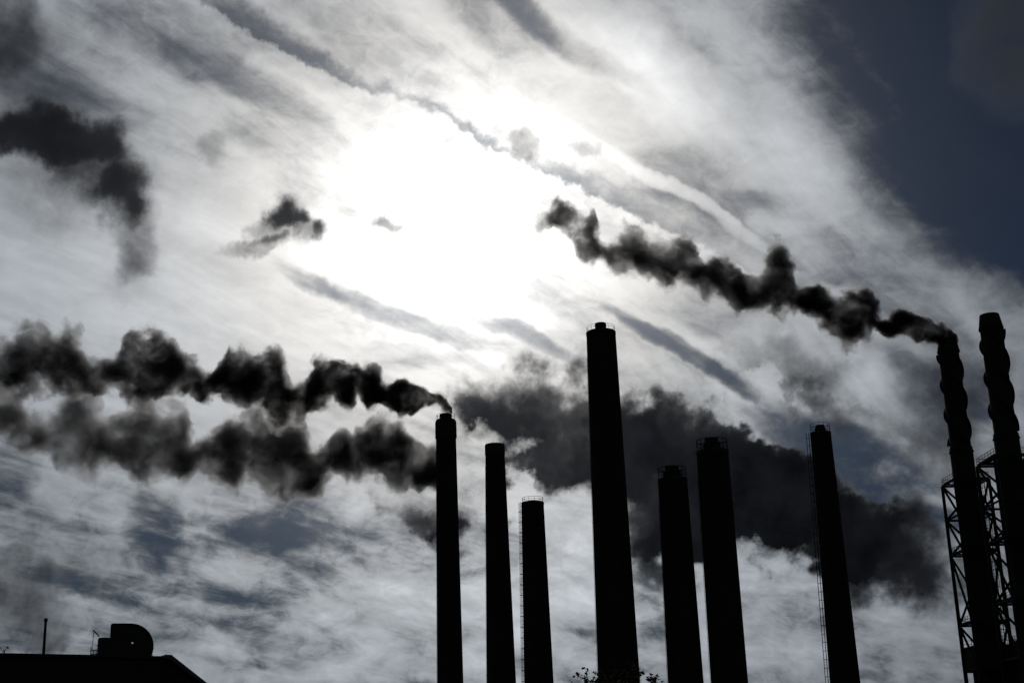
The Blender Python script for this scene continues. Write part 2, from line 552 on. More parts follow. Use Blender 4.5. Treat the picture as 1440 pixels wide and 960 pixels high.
def caged_ladder(bm, ang, r0, r1, z0, z1, off, gauge=0.42, step=0.4, cage=0.36, every=1.1):
    """Ladder up the side of a tapering shaft: rails, rungs, standoffs, safety hoops."""
    ca, sa = math.cos(ang), math.sin(ang)

    def pt(z, out, side):
        r = r0 + (r1 - r0) * (z - z0) / (z1 - z0) + out
        return Vector((r * ca - side * sa, r * sa + side * ca, z))
    for s in (-gauge / 2, gauge / 2):
        bar(bm, pt(z0, off, s), pt(z1, off, s), 0.03, 4)
    for s in (-.25, 0, .25):
        bar(bm, pt(z0 + 2.5, off + cage * 1.6, s), pt(z1, off + cage * 1.6, s), 0.018, 4)
    z = z0 + 0.3
    while z < z1:
        bar(bm, pt(z, off, -gauge / 2), pt(z, off, gauge / 2), 0.022, 4)
        z += step
    z = z0 + 2.5
    while z < z1:
        for s in (-gauge / 2, gauge / 2):
            bar(bm, pt(z, -0.05, s), pt(z, off, s), 0.022, 4)
        ring = [pt(z, off, -gauge / 2), pt(z, off + cage, -gauge * .75), pt(z, off + cage * 1.6, -.2), pt(z, off + cage * 1.6, .2), pt(z, off + cage, gauge * .75), pt(z, off, gauge / 2)]
        for p, q in zip(ring, ring[1:]):
            bar(bm, p, q, 0.025, 4)
        z += every


CHIMNEYS = [
    (-10.72, 215, 56.96, 1.524, 2.116, 'cowl', 'slender chimney whose rounded top breathes the dark smoke trail, left of all chimneys'),
    (-2.82, 190, 46.79, 1.291, 2.219, 'rim', 'plain flat topped chimney second from left, just right of the smoking one'),
    (1.65, 150, 30.84, 1.177, 1.704, 'open', 'shortest chimney with a ladder up its left flank and bare railed top'),
    (9.87, 150, 49.63, 1.614, 2.323, 'stub', 'tallest and thickest chimney with a small stub flue, rising over the tree'),
    (16.71, 150, 32.89, 1.563, 1.968, 'drum', 'lower of the two railed chimneys standing close together against the dark cloud'),
    (21.19, 150, 35.79, 1.725, 1.979, 'drum', 'taller of the two railed chimneys standing close together against the dark cloud'),
    (41.84, 190, 47.01, 1.388, 2.164, 'small stub', 'lone leaning-looking chimney with ladder between the railed pair and the steel stacks'),
]
for (x, y, top, rt, rg, style, label) in CHIMNEYS:
    t = thing('factory_chimney', (x, y, 0), label, 'chimney', 'factory chimneys in a row')
    slope = (rg - rt) / top
    view = math.atan2(y, x)                     # direction away from the road
    left = view + math.pi / 2
    bm = bmesh.new()
    sh = []
    steps = 14
    drop = {'cowl': 2.9, 'rim': 1.5}.get(style, 0.35)
    for i in range(steps + 1):
        z = (top - drop) * i / steps
        sh.append((rg - slope * z, z))
    lathe(bm, sh, 64)
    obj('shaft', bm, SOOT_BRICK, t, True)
    zb = top - drop
    rb = rg - slope * zb
    bm = bmesh.new()
    if style == 'cowl':                          # thick collar, rounded shoulder
        lathe(bm, [(rb + .002, zb + .004), (rb + .12, zb + .02), (rb + .10, top - .45), (rb - .02, top - .12), (rb - .3, top + .05), (rb - .5, top + .1)], 64)
    elif style == 'rim':
        lathe(bm, [(rb + .002, zb + .004), (rb + .05, zb + .05), (rb + .05, top - .1), (rb - .02, top)], 64)
    else:
        lathe(bm, [(rb + .002, zb + .004), (rb + .03, zb + .03), (rb + .03, top - .04), (rb - .03, top)], 64)
    obj('collar', bm, SOOT_CONCRETE, t, True)
    if style in ('cowl', 'stub', 'drum', 'small stub'):
        r, hgt = {'cowl': (.95, .85), 'stub': (.62, 1.0), 'drum': (.95, 1.35), 'small stub': (.74, 1.0)}[style]
        r2 = {'cowl': .95, 'stub': .62, 'drum': .74, 'small stub': .62}[style]
        bm = bmesh.new()
        lathe(bm, [(r, top - .1), (r, top + hgt * .6), (r2 + .03, top + hgt * .72), (r2, top + hgt), (r2 - .12, top + hgt), (r2 - .12, top + hgt - .4)], 40)
        obj('flue_pipe', bm, DARK_STEEL, t, True)
    bm = bmesh.new()
    if style == 'rim':
        bm.free()
        for k in range(7):
            a = 2 * math.pi * k / 7
            bm = bmesh.new()
            bar(bm, (rt * math.cos(a), rt * math.sin(a), top - .02), (rt * math.cos(a), rt * math.sin(a), top + .4), .02, 4)
            obj('lightning_rod', bm, DARK_STEEL, t)
    elif style == 'cowl':
        railing(bm, rt - .1, top - .1, .85, 14, .022)
        obj('railing', bm, DARK_STEEL, t)
    elif style == 'stub':
        railing(bm, rt - .05, top - .02, .6, 10, .018)
        obj('railing', bm, DARK_STEEL, t)
    elif style == 'open':
        railing(bm, rt - .06, top - .02, .48, 12, .022)
        obj('railing', bm, DARK_STEEL, t)
    else:
        railing(bm, rt - .06, top - .02, 1.15, 12, .045 if style == 'drum' else .03)
        obj('railing', bm, DARK_STEEL, t)
    if style in ('open', 'small stub'):
        bm = bmesh.new()
        caged_ladder(bm, left - (.25 if style == 'open' else .1), rg - slope * 1, rt, 1.0, top + .1, .12 if style == 'open' else .2, cage=.12 if style == 'open' else .22)
        obj('ladder', bm, DARK_STEEL, t)
    else:                                        # lightning conductor down the flank
        bm = bmesh.new()
        ca, sa = math.cos(left - .12), math.sin(left - .12)
        bar(bm, ((rg + .09) * ca, (rg + .09) * sa, 0), ((rt + .09) * ca, (rt + .09) * sa, top - 2.9), .02, 4)
        for i in range(12):
            z = (top - 4) * (i + .5) / 12
            r = rg - slope * z
            bar(bm, ((r - .05) * ca, (r - .05) * sa, z), ((r + .1) * ca, (r + .1) * sa, z), .025, 4)
        obj('lightning_conductor', bm, DARK_STEEL, t)


# ------------------------------------------------------------------ steel stacks with spiral strakes
STACKS = [
    (60.73, 190, 59.76, 1.54, 'straked steel stack trailing smoke, left and lower of the two at the right edge'),
    (60.73, 172, 57.28, 1.537, 'straked steel stack without smoke, right and higher of the two at the right edge'),
]
for (x, y, top, rad, label) in STACKS:
    t = thing('steel_stack', (x, y, 0), label, 'chimney', 'steel stacks with spiral strakes')
    cap = top - 1.75
    low = top - 15.6
    core = rad * .9
    bm = bmesh.new()
    lathe(bm, [(rad, 0), (rad, low), (core, low + .3), (core, cap)], 48)
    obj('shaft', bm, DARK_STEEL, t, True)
    bm = bmesh.new()
    lathe(bm, [(core + .02, cap - .25), (rad * 1.0, cap - .2), (rad * 1.0, cap), (rad * .97, cap + .1), (rad * .78, top), (rad * .7, top), (rad * .7, top - .5)], 48)
    obj('cap', bm, DARK_STEEL, t, True)
    for s in range(3):
        bm = bmesh.new()
        prev = None
        n = 110
        for i in range(n + 1):
            z = low + .4 + (cap - .3 - low - .4) * i / n
            a = -2 * math.pi * (z / 12.6 + s / 3) + 2.1
            ca, sa = math.cos(a), math.sin(a)
            p = (-sa * .05, ca * .05)
            ro = rad * 1.13
            cur = [bm.verts.new((r * ca + k * p[0], r * sa + k * p[1], z)) for k in (-1, 1) for r in (core - .05, ro)]
            if prev:
                for u, w_ in ((0, 1), (1, 3), (3, 2), (2, 0)):
                    bm.faces.new((prev[u], prev[w_], cur[w_], cur[u]))
            else:
                bm.faces.new((cur[0], cur[1], cur[3], cur[2]))
            prev = cur
        bm.faces.new((prev[0], prev[2], prev[3], prev[1]))
        obj('strake', bm, DARK_STEEL, t)
    for z in (low - .6, low - 9, low - 18, 4):
        bm = bmesh.new()
        lathe(bm, [(rad + .003, z), (rad + .1, z + .02), (rad + .1, z + .16), (rad + .003, z + .18)], 48)
        obj('flange', bm, DARK_STEEL, t)


# ------------------------------------------------------------------ lattice towers round the stacks
TOWERS = [
    (60.73, 190, 0.0746, 4.7, [39.39, 34.68, 29.84, 20.57, 14.66], 'open steel lattice tower round the smoking straked stack'),
    (60.73, 172, 0.0446, 5.98, [38.36, 32.97, 28.55, 21.27, 14.51], 'open steel lattice tower round the higher straked stack at the right edge'),
]
for (x, y, rz, side, levels, label) in TOWERS:
    t = thing('lattice_tower', (x, y, 0), label, 'tower', 'lattice towers round the steel stacks', rz)
    hs = side / 2
    cn = [(-hs, -hs), (hs, -hs), (hs, hs), (-hs, hs)]
    ztop = levels[0]
    for (cx, cy) in cn:
        bm = bmesh.new()
        bar(bm, (cx, cy, 0), (cx, cy, ztop), .3, 8, .21)
        obj('leg', bm, DARK_STEEL, t)
    rng = random.Random(int(x))
    for i, z in enumerate(levels):
        for k in range(4):
            a, b = cn[k], cn[(k + 1) % 4]
            bm = bmesh.new()
            bar(bm, (a[0], a[1], z), (b[0], b[1], z), .15, 6)
            obj('beam', bm, DARK_STEEL, t)
        if i + 1 < len(levels):
            z2 = levels[i + 1]
            for k in range(4):
                a, b = cn[k], cn[(k + 1) % 4]
                for (p, q) in (((a, z), (b, z2)), ((b, z), (a, z2))):
                    if k in (0, 3) and p[0] != cn[3]:   # the two faces by the outer leg carry single diagonals
                        continue
                    bm = bmesh.new()
                    bar(bm, (p[0][0], p[0][1], p[1]), (q[0][0], q[0][1], q[1]), .16, 6)
                    obj('brace', bm, DARK_STEEL, t)
        if i != 1:
            bm = bmesh.new()
            for (lo, hi) in (((-hs, -hs), (hs, -1.9)), ((-hs, 1.9), (hs, hs)), ((-hs, -1.9), (-1.9, 1.9)), ((1.9, -1.9), (hs, 1.9))):
                box(bm, (lo[0], lo[1], z + .16), (hi[0], hi[1], z + .3))
            obj('platform', bm, DARK_STEEL, t)
            bm = bmesh.new()
            for k in range(4):
                a, b = Vector(cn[k] + (0,)), Vector(cn[(k + 1) % 4] + (0,))
                for u in range(6):
                    p = a.lerp(b, u / 6)
                    bar(bm, (p.x, p.y, z + .3), (p.x, p.y, z + .95), .03, 4)
                for hh in (.6, .95):
                    bar(bm, (a.x, a.y, z + hh), (b.x, b.y, z + hh), .035, 4)
            obj('railing', bm, DARK_STEEL, t)
    lx, ly = (.55, -1.06)
    bm = bmesh.new()
    for s in (-.25, .25):
        bar(bm, (lx * hs + s, ly * hs, 1), (lx * hs + s, ly * hs, ztop + 1), .04, 4)
    z = 1.2
    while z < ztop + 1:
        bar(bm, (lx * hs - .25, ly * hs, z), (lx * hs + .25, ly * hs, z), .03, 4)
        z += .45
    z = 3.0
    while z < ztop + 1:
        hoop(bm, (lx * hs, ly * hs - .36, z), .4, .03, 10)
        z += 1.1
    for a in (-2.4, -1.57, -.75):
        bar(bm, (lx * hs + .4 * math.cos(a), ly * hs - .36 + .4 * math.sin(a), 3), (lx * hs + .4 * math.cos(a), ly * hs - .36 + .4 * math.sin(a), ztop + 1), .025, 4)
    obj('ladder', bm, DARK_STEEL, t)

# boiler house block that the towers rise through
bx, by, brz, bw, bd, bz0, bz1 = (58.386, 189.825, 0.075, 16.0, 4.7, 14.478, 17.413)
t = thing('boiler_house', (bx, by, 0), 'big dark boxy boiler house between the lattice towers at the right edge', 'building', rz=brz)
bm = bmesh.new()
box(bm, (0, -bd / 2, bz0), (bw, bd / 2, bz1))
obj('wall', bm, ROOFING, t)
bm = bmesh.new()
box(bm, (-.15, -bd / 2 - .15, bz1 + .003), (bw + .15, bd / 2 + .15, bz1 + .25))
obj('roof', bm, ROOFING, t)
bm = bmesh.new()
box(bm, (3.2, -bd / 2 + .2, 0), (bw - .2, bd / 2 - .2, bz0 - .003))
obj('base_wall', bm, WALL, t)
for (u, v_) in ((1.2, -bd / 2 + .6), (1.2, bd / 2 - .6)):
    bm = bmesh.new()
    box(bm, (u - .3, v_ - .3, 0), (u + .3, v_ + .3, bz0 - .003))
    obj('column', bm, DARK_STEEL, t)
bm = bmesh.new()
for v_ in (-bd / 2, bd / 2):
    for i in range(13):
        u = bw * i / 12
        bar(bm, (u, v_, bz1 + .25), (u, v_, bz1 + 1.25), .035, 4)
    for hh in (.75, 1.25):
        bar(bm, (0, v_, bz1 + hh), (bw, v_, bz1 + hh), .035, 4)
obj('railing', bm, DARK_STEEL, t)


# ------------------------------------------------------------------ low factory building, left
HX, HY, HROT, HX0, HX2, HZ, HZS = (-14.645, 60.0, 0.546, -22.0, 1.972, 7.231, 5.895)      # parapet end, turn, left end and foot of slope along the front, roof height, height at slope end
HX1, HZL, HZR = 0.0, HZ, HZ
HD = 14.0
t = thing('factory_building', (HX, HY, 0), 'long low dark factory building with a sloping right end', 'building', rz=HROT)


def roof_z(x):
    return HZ


bm = bmesh.new()
prof = [(HX0, 0), (HX2 + 0.0, 0), (HX2, HZS - .02), (HX1, HZR - .02), (HX0, HZL - .02)]
f0 = [bm.verts.new((x, 0, z)) for x, z in prof]
f1 = [bm.verts.new((x, HD, z)) for x, z in prof]
bm.faces.new(f0)
bm.faces.new(f1[::-1])
for i in range(5):
    j = (i + 1) % 5
    bm.faces.new((f0[i], f1[i], f1[j], f0[j]))
obj('wall', bm, WALL, t)
bm = bmesh.new()
a = [bm.verts.new((x, q, z)) for q in (-.15, HD + .15) for (x, z) in ((HX0 - .1, HZL), (HX1 - .3, roof_z(HX1 - .3)))]
b = [bm.verts.new(v_.co + Vector((0, 0, .1))) for v_ in a]
for q in ((a[0], a[1], a[3], a[2]), (b[0], b[2], b[3], b[1]), (a[0], b[0], b[1], a[1]), (a[2], a[3], b[3], b[2]), (a[0], a[2], b[2], b[0]), (a[1], b[1], b[3], a[3])):
    bm.faces.new(q)
obj('roof', bm, ROOFING, t)
bm = bmesh.new()
pa = [(HX1 - .28, HZR + .04), (HX1 - .2, HZR + .16), (HX1 + .05, HZR + .16), (HX2 + .1, HZS + .05), (HX2 + .05, HZS - .08), (HX1 - .02, HZR)]
f0 = [bm.verts.new((x, -.2, z)) for x, z in pa]
f1 = [bm.verts.new((x, HD + .2, z)) for x, z in pa]
bm.faces.new(f0)
bm.faces.new(f1[::-1])
for i in range(6):
    j = (i + 1) % 6
    bm.faces.new((f0[i], f1[i], f1[j], f0[j]))
obj('roof_slope', bm, TRIM, t)
for i in range(9):
    wx = HX0 + 1.2 + i * (HX1 - HX0 - 2.0) / 9
    bm = bmesh.new()
    box(bm, (wx, -.03, 2.2), (wx + 1.2, .05, 4.2))
    win = obj('window', bm, DARK_STEEL, t)
    bm = bmesh.new()
    box(bm, (wx + .08, -.05, 2.28), (wx + 1.12, -.033, 4.12))
    obj('pane', bm, DUCT_STEEL, win)

# things standing on that roof
RX = {'pole': (-19.334, 58.436), 'pole_h': 1.503, 'vane': (-20.653, 57.634), 'fan': (-17.048, 59.827), 'fan_w': 1.721, 'fan_h': 1.352, 'box': (-17.477, 59.566), 'box_w': 0.544, 'box_h': 0.791, 'antenna': (-17.663, 59.452), 'antenna_h': 1.129, 'rail': (-17.713, 59.422), 'rail2': (-15.672, 60.663), 'hook': (-15.075, 61.026)}                                     # x positions: pole, aerial, fan, box, railings
RTOP = HZ + .1
zr = RTOP
t = tag(obj('roof_pole', (lambda bm: (bar(bm, (0, 0, 0), (0, 0, RX['pole_h']), .062, 10, .052), bar(bm, (0, 0, RX['pole_h'] - .1), (0, 0, RX['pole_h'] + .03), .075, 10), box(bm, (-.15, -.15, -.01), (.15, .15, .05)), bm)[-1])(bmesh.new()), DARK_STEEL, loc=RX['pole'] + (zr,)), 'thin bare vertical pole on the flat roof at left', 'pole')

t = thing('fan_housing', RX['fan'] + (zr,), 'big rounded steel fan housing with a flat left side on the factory roof', 'fan housing', rz=0.277)
W, H = RX['fan_w'], RX['fan_h']
out_ = [(0, 0), (0, H - .03), (.05, H), (W * .45, H)]
n = 18
for i in range(1, n + 1):
    a = math.pi / 2 * (1 - i / n * 1.28)
    out_.append((W * .45 + W * .55 * math.cos(a), H - W * .55 * 1.0 + W * .55 * math.sin(a)))
out_ = [p for k_, p in enumerate(out_) if k_ == 0 or p[1] > .02]
out_.append((out_[-1][0] + .0, 0))
bm = bmesh.new()
f0 = [bm.verts.new((x, -.35, z)) for x, z in out_]
f1 = [bm.verts.new((x, .35, z)) for x, z in out_]
for i in range(len(out_)):
    j = (i + 1) % len(out_)
    bm.faces.new((f0[i], f1[i], f1[j], f0[j]))
# side plates, each with a round inlet
ic = (W * .5, H * .42)
for ring, q in ((f0, -.35), (f1, .35)):
    inner = []
    for v_ in ring:
        a = math.atan2(v_.co.z - ic[1], v_.co.x - ic[0])
        inner.append(bm.verts.new((ic[0] + .075 * math.cos(a), q, ic[1] + .055 * math.sin(a) + (.065 if q > 0 else 0))))
    for i in range(len(ring)):
        j = (i + 1) % len(ring)
        bm.faces.new((ring[i], ring[j], inner[j], inner[i]))
obj('casing', bm, DUCT_STEEL, t)
bm = bmesh.new()
bar(bm, (ic[0] - .12, 0, ic[1] - .07), (ic[0] + .12, 0, ic[1] - .02), .05, 6)
bar(bm, (ic[0] - .02, 0, ic[1] - .13), (ic[0] - .05, 0, ic[1] + .13), .03, 6)
obj('shaft_strut', bm, DARK_STEEL, t)
bm = bmesh.new()
pts = out_
bm.free()
for yy in (-.36, .36):
    bm = bmesh.new()
    for (p, q) in zip(pts, pts[1:]):
        bar(bm, (p[0], yy, p[1]), (q[0], yy, q[1]), .03, 4)
    obj('rim', bm, DUCT_STEEL, t)
bx0, bx1, bh = 0.0, RX['box_w'], RX['box_h']
t = thing('duct_box', RX['box'] + (zr,), 'lower dark duct box joined up against the rounded fan housing', 'duct')
bm = bmesh.new()
lathe(bm, [((bx1 - bx0) / 2, -.02), ((bx1 - bx0) / 2, bh - .04), ((bx1 - bx0) / 2 - .03, bh)], 28, (bx1 - bx0) / 2 - .01, 0)
obj('body', bm, DUCT_STEEL, t, True)
for z in (.12, bh * .6):
    bm = bmesh.new()
    lathe(bm, [((bx1 - bx0) / 2 + .002, z), ((bx1 - bx0) / 2 + .02, z + .004), ((bx1 - bx0) / 2 + .02, z + .04), ((bx1 - bx0) / 2 + .002, z + .044)], 28, (bx1 - bx0) / 2 - .01, 0)
    obj('band', bm, DUCT_STEEL, t, True)

t = thing('television_aerial', RX['antenna'] + (zr,), 'thin aerial mast with a tilted rod beside the duct box on the roof', 'aerial')
bm = bmesh.new()
bar(bm, (0, 0, -.02), (0, 0, RX['antenna_h']), .012, 6)
obj('mast', bm, DARK_STEEL, t)
bm = bmesh.new()
bar(bm, (.0, 0, RX['antenna_h'] - .02), (.25, 0, RX['antenna_h'] - .28), .024, 6)
obj('boom', bm, DARK_STEEL, t)
t = tag(obj('guard_rail', (lambda bm: ([bar(bm, (u, 0, -.02), (u, 0, h_), .022, 5) for u, h_ in ((0, .46), (.12, .3), (.22, .3))], bar(bm, (0, 0, .3), (.26, 0, .3), .018, 5), bar(bm, (0, 0, .14), (.26, 0, .14), .018, 5), box(bm, (-.06, -.2, -.02), (.3, .2, .06)), bm)[-1])(bmesh.new()), DARK_STEEL, loc=RX['rail'] + (zr,)), 'short guard rail at the left foot of the duct box', 'railing')
t = tag(obj('guard_rail', (lambda bm: ([bar(bm, (u, 0, -.02), (u, 0, h_), .014, 5) for u, h_ in ((0, .16), (.1, .2), (.2, .17))], bar(bm, (0, 0, .16), (.2, 0, .16), .012, 5), bar(bm, (0, 0, .08), (.2, 0, .08), .012, 5), bm)[-1])(bmesh.new()), DARK_STEEL, loc=RX['rail2'] + (zr,)), 'tiny low rail on the roof just right of the rounded fan housing', 'railing')
t = tag(obj('roof_hook', (lambda bm: (bar(bm, (0, 0, -.02), (0, 0, .12), .016, 5), bar(bm, (0, 0, .12), (.08, 0, .2), .016, 5), bar(bm, (-.05, 0, .02), (.02, 0, .1), .014, 5), bm)[-1])(bmesh.new()), DARK_STEEL, loc=RX['hook'] + (zr,)), 'small bent hook beside the sloping right end of the roof', 'hook')
t = thing('weather_station', RX['vane'] + (zr,), 'small spidery instrument mast with bent arms at the far left of the roof', 'weather station')
bm = bmesh.new()
bar(bm, (0, 0, -.02), (.02, 0, .24), .022, 6)
obj('mast', bm, DARK_STEEL, t)
bm = bmesh.new()
for (p, q) in (((.02, 0, .2), (.1, .03, .33)), ((.1, .03, .33), (.17, .03, .3)), ((.02, 0, .12), (-.12, 0, .22)), ((-.12, 0, .22), (-.14, 0, .32)), ((.02, 0, .06), (-.1, 0, .08)), ((.0, 0, .17), (-.06, 0, .3))):
    bar(bm, p, q, .014, 5)
obj('arm', bm, DARK_STEEL, t)
bm = bmesh.new()
bmesh.ops.create_icosphere(bm, subdivisions=1, radius=.045, matrix=Matrix.Translation((.12, .03, .34)))
obj('cup', bm, DARK_STEEL, t)
bm = bmesh.new()
bmesh.ops.create_icosphere(bm, subdivisions=1, radius=.03, matrix=Matrix.Translation((-.14, 0, .33)))
obj('cup', bm, DARK_STEEL, t)


# ------------------------------------------------------------------ tree in front of the chimneys
def build_tree(x, y, height, crown_r, seed, label):
    rng = random.Random(seed)
    t = thing('leafy_tree', (x, y, 0), label, 'tree')
    bm = bmesh.new()
    bar(bm, (0, 0, -.1), (.05, 0, height * .35), .17, 10, .13)
    bar(bm, (.05, 0, height * .35), (0, .05, height * .62), .13, 10, .08)
    obj('trunk', bm, BARK, t, True)
    twig = bmesh.new()
    leaf = bmesh.new()
    lb = bmesh.new()

    def put_leaf(p, size):
        d = Vector((rng.gauss(0, 1), rng.gauss(0, 1), rng.gauss(0, .7))).normalized()
        s = d.cross(Vector((rng.gauss(0, 1), rng.gauss(0, 1), rng.gauss(0, 1)))).normalized()
        w = size * .45
        n_ = d.cross(s) * size * .12
        vs = [leaf.verts.new(q) for q in (p, p + d * size * .45 + s * w + n_, p + d * size, p + d * size * .45 - s * w + n_)]
        leaf.faces.new(vs)

    def limb(p, q, w):
        bar(lb, p, q, w, 6, w * .55)
    for k in range(46):
        z0 = height * rng.uniform(.25, .6)
        a = rng.uniform(0, 2 * math.pi)
        zz = rng.uniform(-.5, 1.0)
        rr = crown_r * math.sqrt(max(0.05, 1 - zz * zz)) * rng.uniform(.6, 1.08)
        mid = Vector((.03, 0, z0)).lerp(Vector((rr * math.cos(a), rr * math.sin(a), height - crown_r + zz * crown_r)), .55) + Vector((rng.gauss(0, .1), rng.gauss(0, .1), .12))
        end = Vector((rr * math.cos(a), rr * math.sin(a), height - crown_r + zz * crown_r * rng.uniform(.85, 1.0)))
        limb((.03, 0, z0), mid, .045)
        limb(mid, end, .026)
        for s in range(9):
            b0 = mid.lerp(end, rng.uniform(.25, 1.0))
            d = Vector((rng.gauss(0, 1), rng.gauss(0, 1), rng.gauss(.35, .8))).normalized()
            ln = rng.uniform(.25, .55)
            b1 = b0 + d * ln
            bar(twig, b0, b1, .011, 4, .006)
            for l in range(13):
                p = b0.lerp(b1, rng.uniform(.1, 1.02)) + Vector((rng.gauss(0, .03), rng.gauss(0, .03), rng.gauss(0, .03)))
                put_leaf(p, rng.uniform(.07, .15))
    tag(obj('branch', lb, BARK, t), kind='stuff')
    tag(obj('twig', twig, BARK, t), kind='stuff')
    tag(obj('crown', leaf, LEAF, t), kind='stuff')
    return t


build_tree(3.16, 48.00, 5.68, 2.60, 3, 'leafy tree rising behind the foot of the tallest chimney')



# ------------------------------------------------------------------ smoke
def smoke(name, label, tbl, loc, sigma0, sigma1, warp, wscale, wisp, pscale, bias, margin, fade, albedo, steam=0.0, cat='smoke plume'):
    """A volume whose outline follows a table of (x, top, bottom) in metres from the flue; fine billows come from noise."""
    xs = [p[0] for p in tbl]
    x0, x1 = min(xs), max(xs)
    z0 = min(p[2] for p in tbl)
    z1 = max(p[1] for p in tbl)
    pts = sorted(((p[0] - x0) / (x1 - x0), (p[1] - z0) / (z1 - z0), (p[2] - z0) / (z1 - z0), (p[1] - p[2]) / 2) for p in tbl)
    # hull: ellipses along the outline
    bm = bmesh.new()
    n = 20
    prev = None
    sm = [sum(q[3] for q in pts[max(0, i - 3):i + 4]) / len(pts[max(0, i - 3):i + 4]) for i in range(len(pts))]
    rmax = max(sm)
    for i, q in enumerate(pts):
        s, tz, bz = q[0], q[1] * (z1 - z0) + z0, q[2] * (z1 - z0) + z0
        mg = margin * min(1.0, .25 + sm[i] / rmax)
        cz, rz, ry = (tz + bz) / 2, (tz - bz) / 2 + mg, sm[i] * 1.0 + mg
        ring = [bm.verts.new((x0 + s * (x1 - x0), ry * math.cos(2 * math.pi * k / n), cz + rz * math.sin(2 * math.pi * k / n))) for k in range(n)]
        if prev:
            for k in range(n):
                bm.faces.new((prev[k], prev[(k + 1) % n], ring[(k + 1) % n], ring[k]))
        else:
            bm.faces.new(ring)
        prev = ring
    bm.faces.new(prev)
    mt = bpy.data.materials.new(name)
    mt.use_nodes = True
    g = Graph(mt.node_tree)
    co = g.node('ShaderNodeTexCoord').outputs['Object']
    xx = g.sep(co)[0]
    size = g.curve(g.ramp(xx, x0, x1, smooth=False), [(pts[i][0], sm[i] / rmax) for i in range(len(pts))])
    n1 = g.v('SUBTRACT', g.noise(co, wscale, 5, 0.58, color=True), (.5, .5, .5))

    def puffs(vec, sc_):
        n_ = g.node('ShaderNodeTexVoronoi', feature='F1')
        g.put(n_.inputs['Vector'], vec)
        n_.inputs['Scale'].default_value = sc_
        return n_.outputs['Distance']
    p = g.v('ADD', co, g.v('SCALE', n1, scale=g.m('MULTIPLY_ADD', size, warp * .75, warp * .25)))
    x, y, z = g.sep(p)
    s = g.ramp(x, x0, x1, smooth=False)
    top = g.curve(s, [(q[0], q[1]) for q in pts])
    bot = g.curve(s, [(q[0], q[2]) for q in pts])
    zn = g.m('DIVIDE', g.m('SUBTRACT', z, z0), z1 - z0)
    half = g.m('MAXIMUM', g.m('MULTIPLY', g.m('SUBTRACT', top, bot), .5), .004)
    u = g.m('DIVIDE', g.m('SUBTRACT', zn, g.m('MULTIPLY', g.m('ADD', top, bot), .5)), half)
    v_ = g.m('DIVIDE', y, g.m('MAXIMUM', g.m('MULTIPLY', size, rmax), .25))
    q = g.m('SUBTRACT', 1.0, g.m('ADD', g.m('MULTIPLY', u, u), g.m('MULTIPLY', v_, v_)))
    fine = g.noise(co, wscale * 1.6, 6, 0.6)
    rag = g.m('MULTIPLY_ADD', fine, wisp, -wisp * .55)
    rag = g.m('ADD', rag, g.m('MULTIPLY_ADD', puffs(p, pscale), -wisp, wisp * .5))
    rag = g.m('ADD', rag, g.m('MULTIPLY_ADD', puffs(p, pscale * 2.4), -wisp * .6, wisp * .3 + bias))
    q = g.m('ADD', q, g.m('MULTIPLY', rag, g.ramp(size, 0.1, 0.45, 0.25, 1.0)))
    skirt = g.m('MULTIPLY_ADD', g.ramp(q, -.6, .3), .15, g.ramp(q, 0.02, .6))      # thin veil round a dense middle
    skirt = g.m('MULTIPLY', skirt, g.ramp(xx, x0, x0 + fade))
    dens = g.m('MULTIPLY', skirt, g.ramp(xx, x0, x1, sigma1, sigma0, smooth=False))
    dens = g.m('MULTIPLY', dens, g.ramp(g.noise(p, wscale * 1.1, 4, 0.55), 0.3, 0.68, 0.25, 1.5))
    # thick smoke per metre is thinner where the plume is wide
    dens = g.m('DIVIDE', dens, g.m('MAXIMUM', g.m('MULTIPLY', size, rmax), .5))
    vol = g.node('ShaderNodeVolumePrincipled')
    if steam:                                    # white vapour right at the mouth
        g.put(vol.inputs['Color'], g.mix(g.ramp(xx, x1 - steam, x1 - steam * .25), albedo + (1,), (.97, .97, .97, 1)))
    else:
        vol.inputs['Color'].default_value = albedo + (1,)
    vol.inputs['Anisotropy'].default_value = 0.78
    g.put(vol.inputs['Density'], dens)
    o = g.node('ShaderNodeOutputMaterial')
    g.t.links.new(vol.outputs[0], o.inputs['Volume'])
    mt.cycles.volume_step_rate = 0.16 * rmax / ((x1 - x0) / 10)
    ob = obj(name, bm, mt, loc=loc)
    tag(ob, label, cat)
    return ob


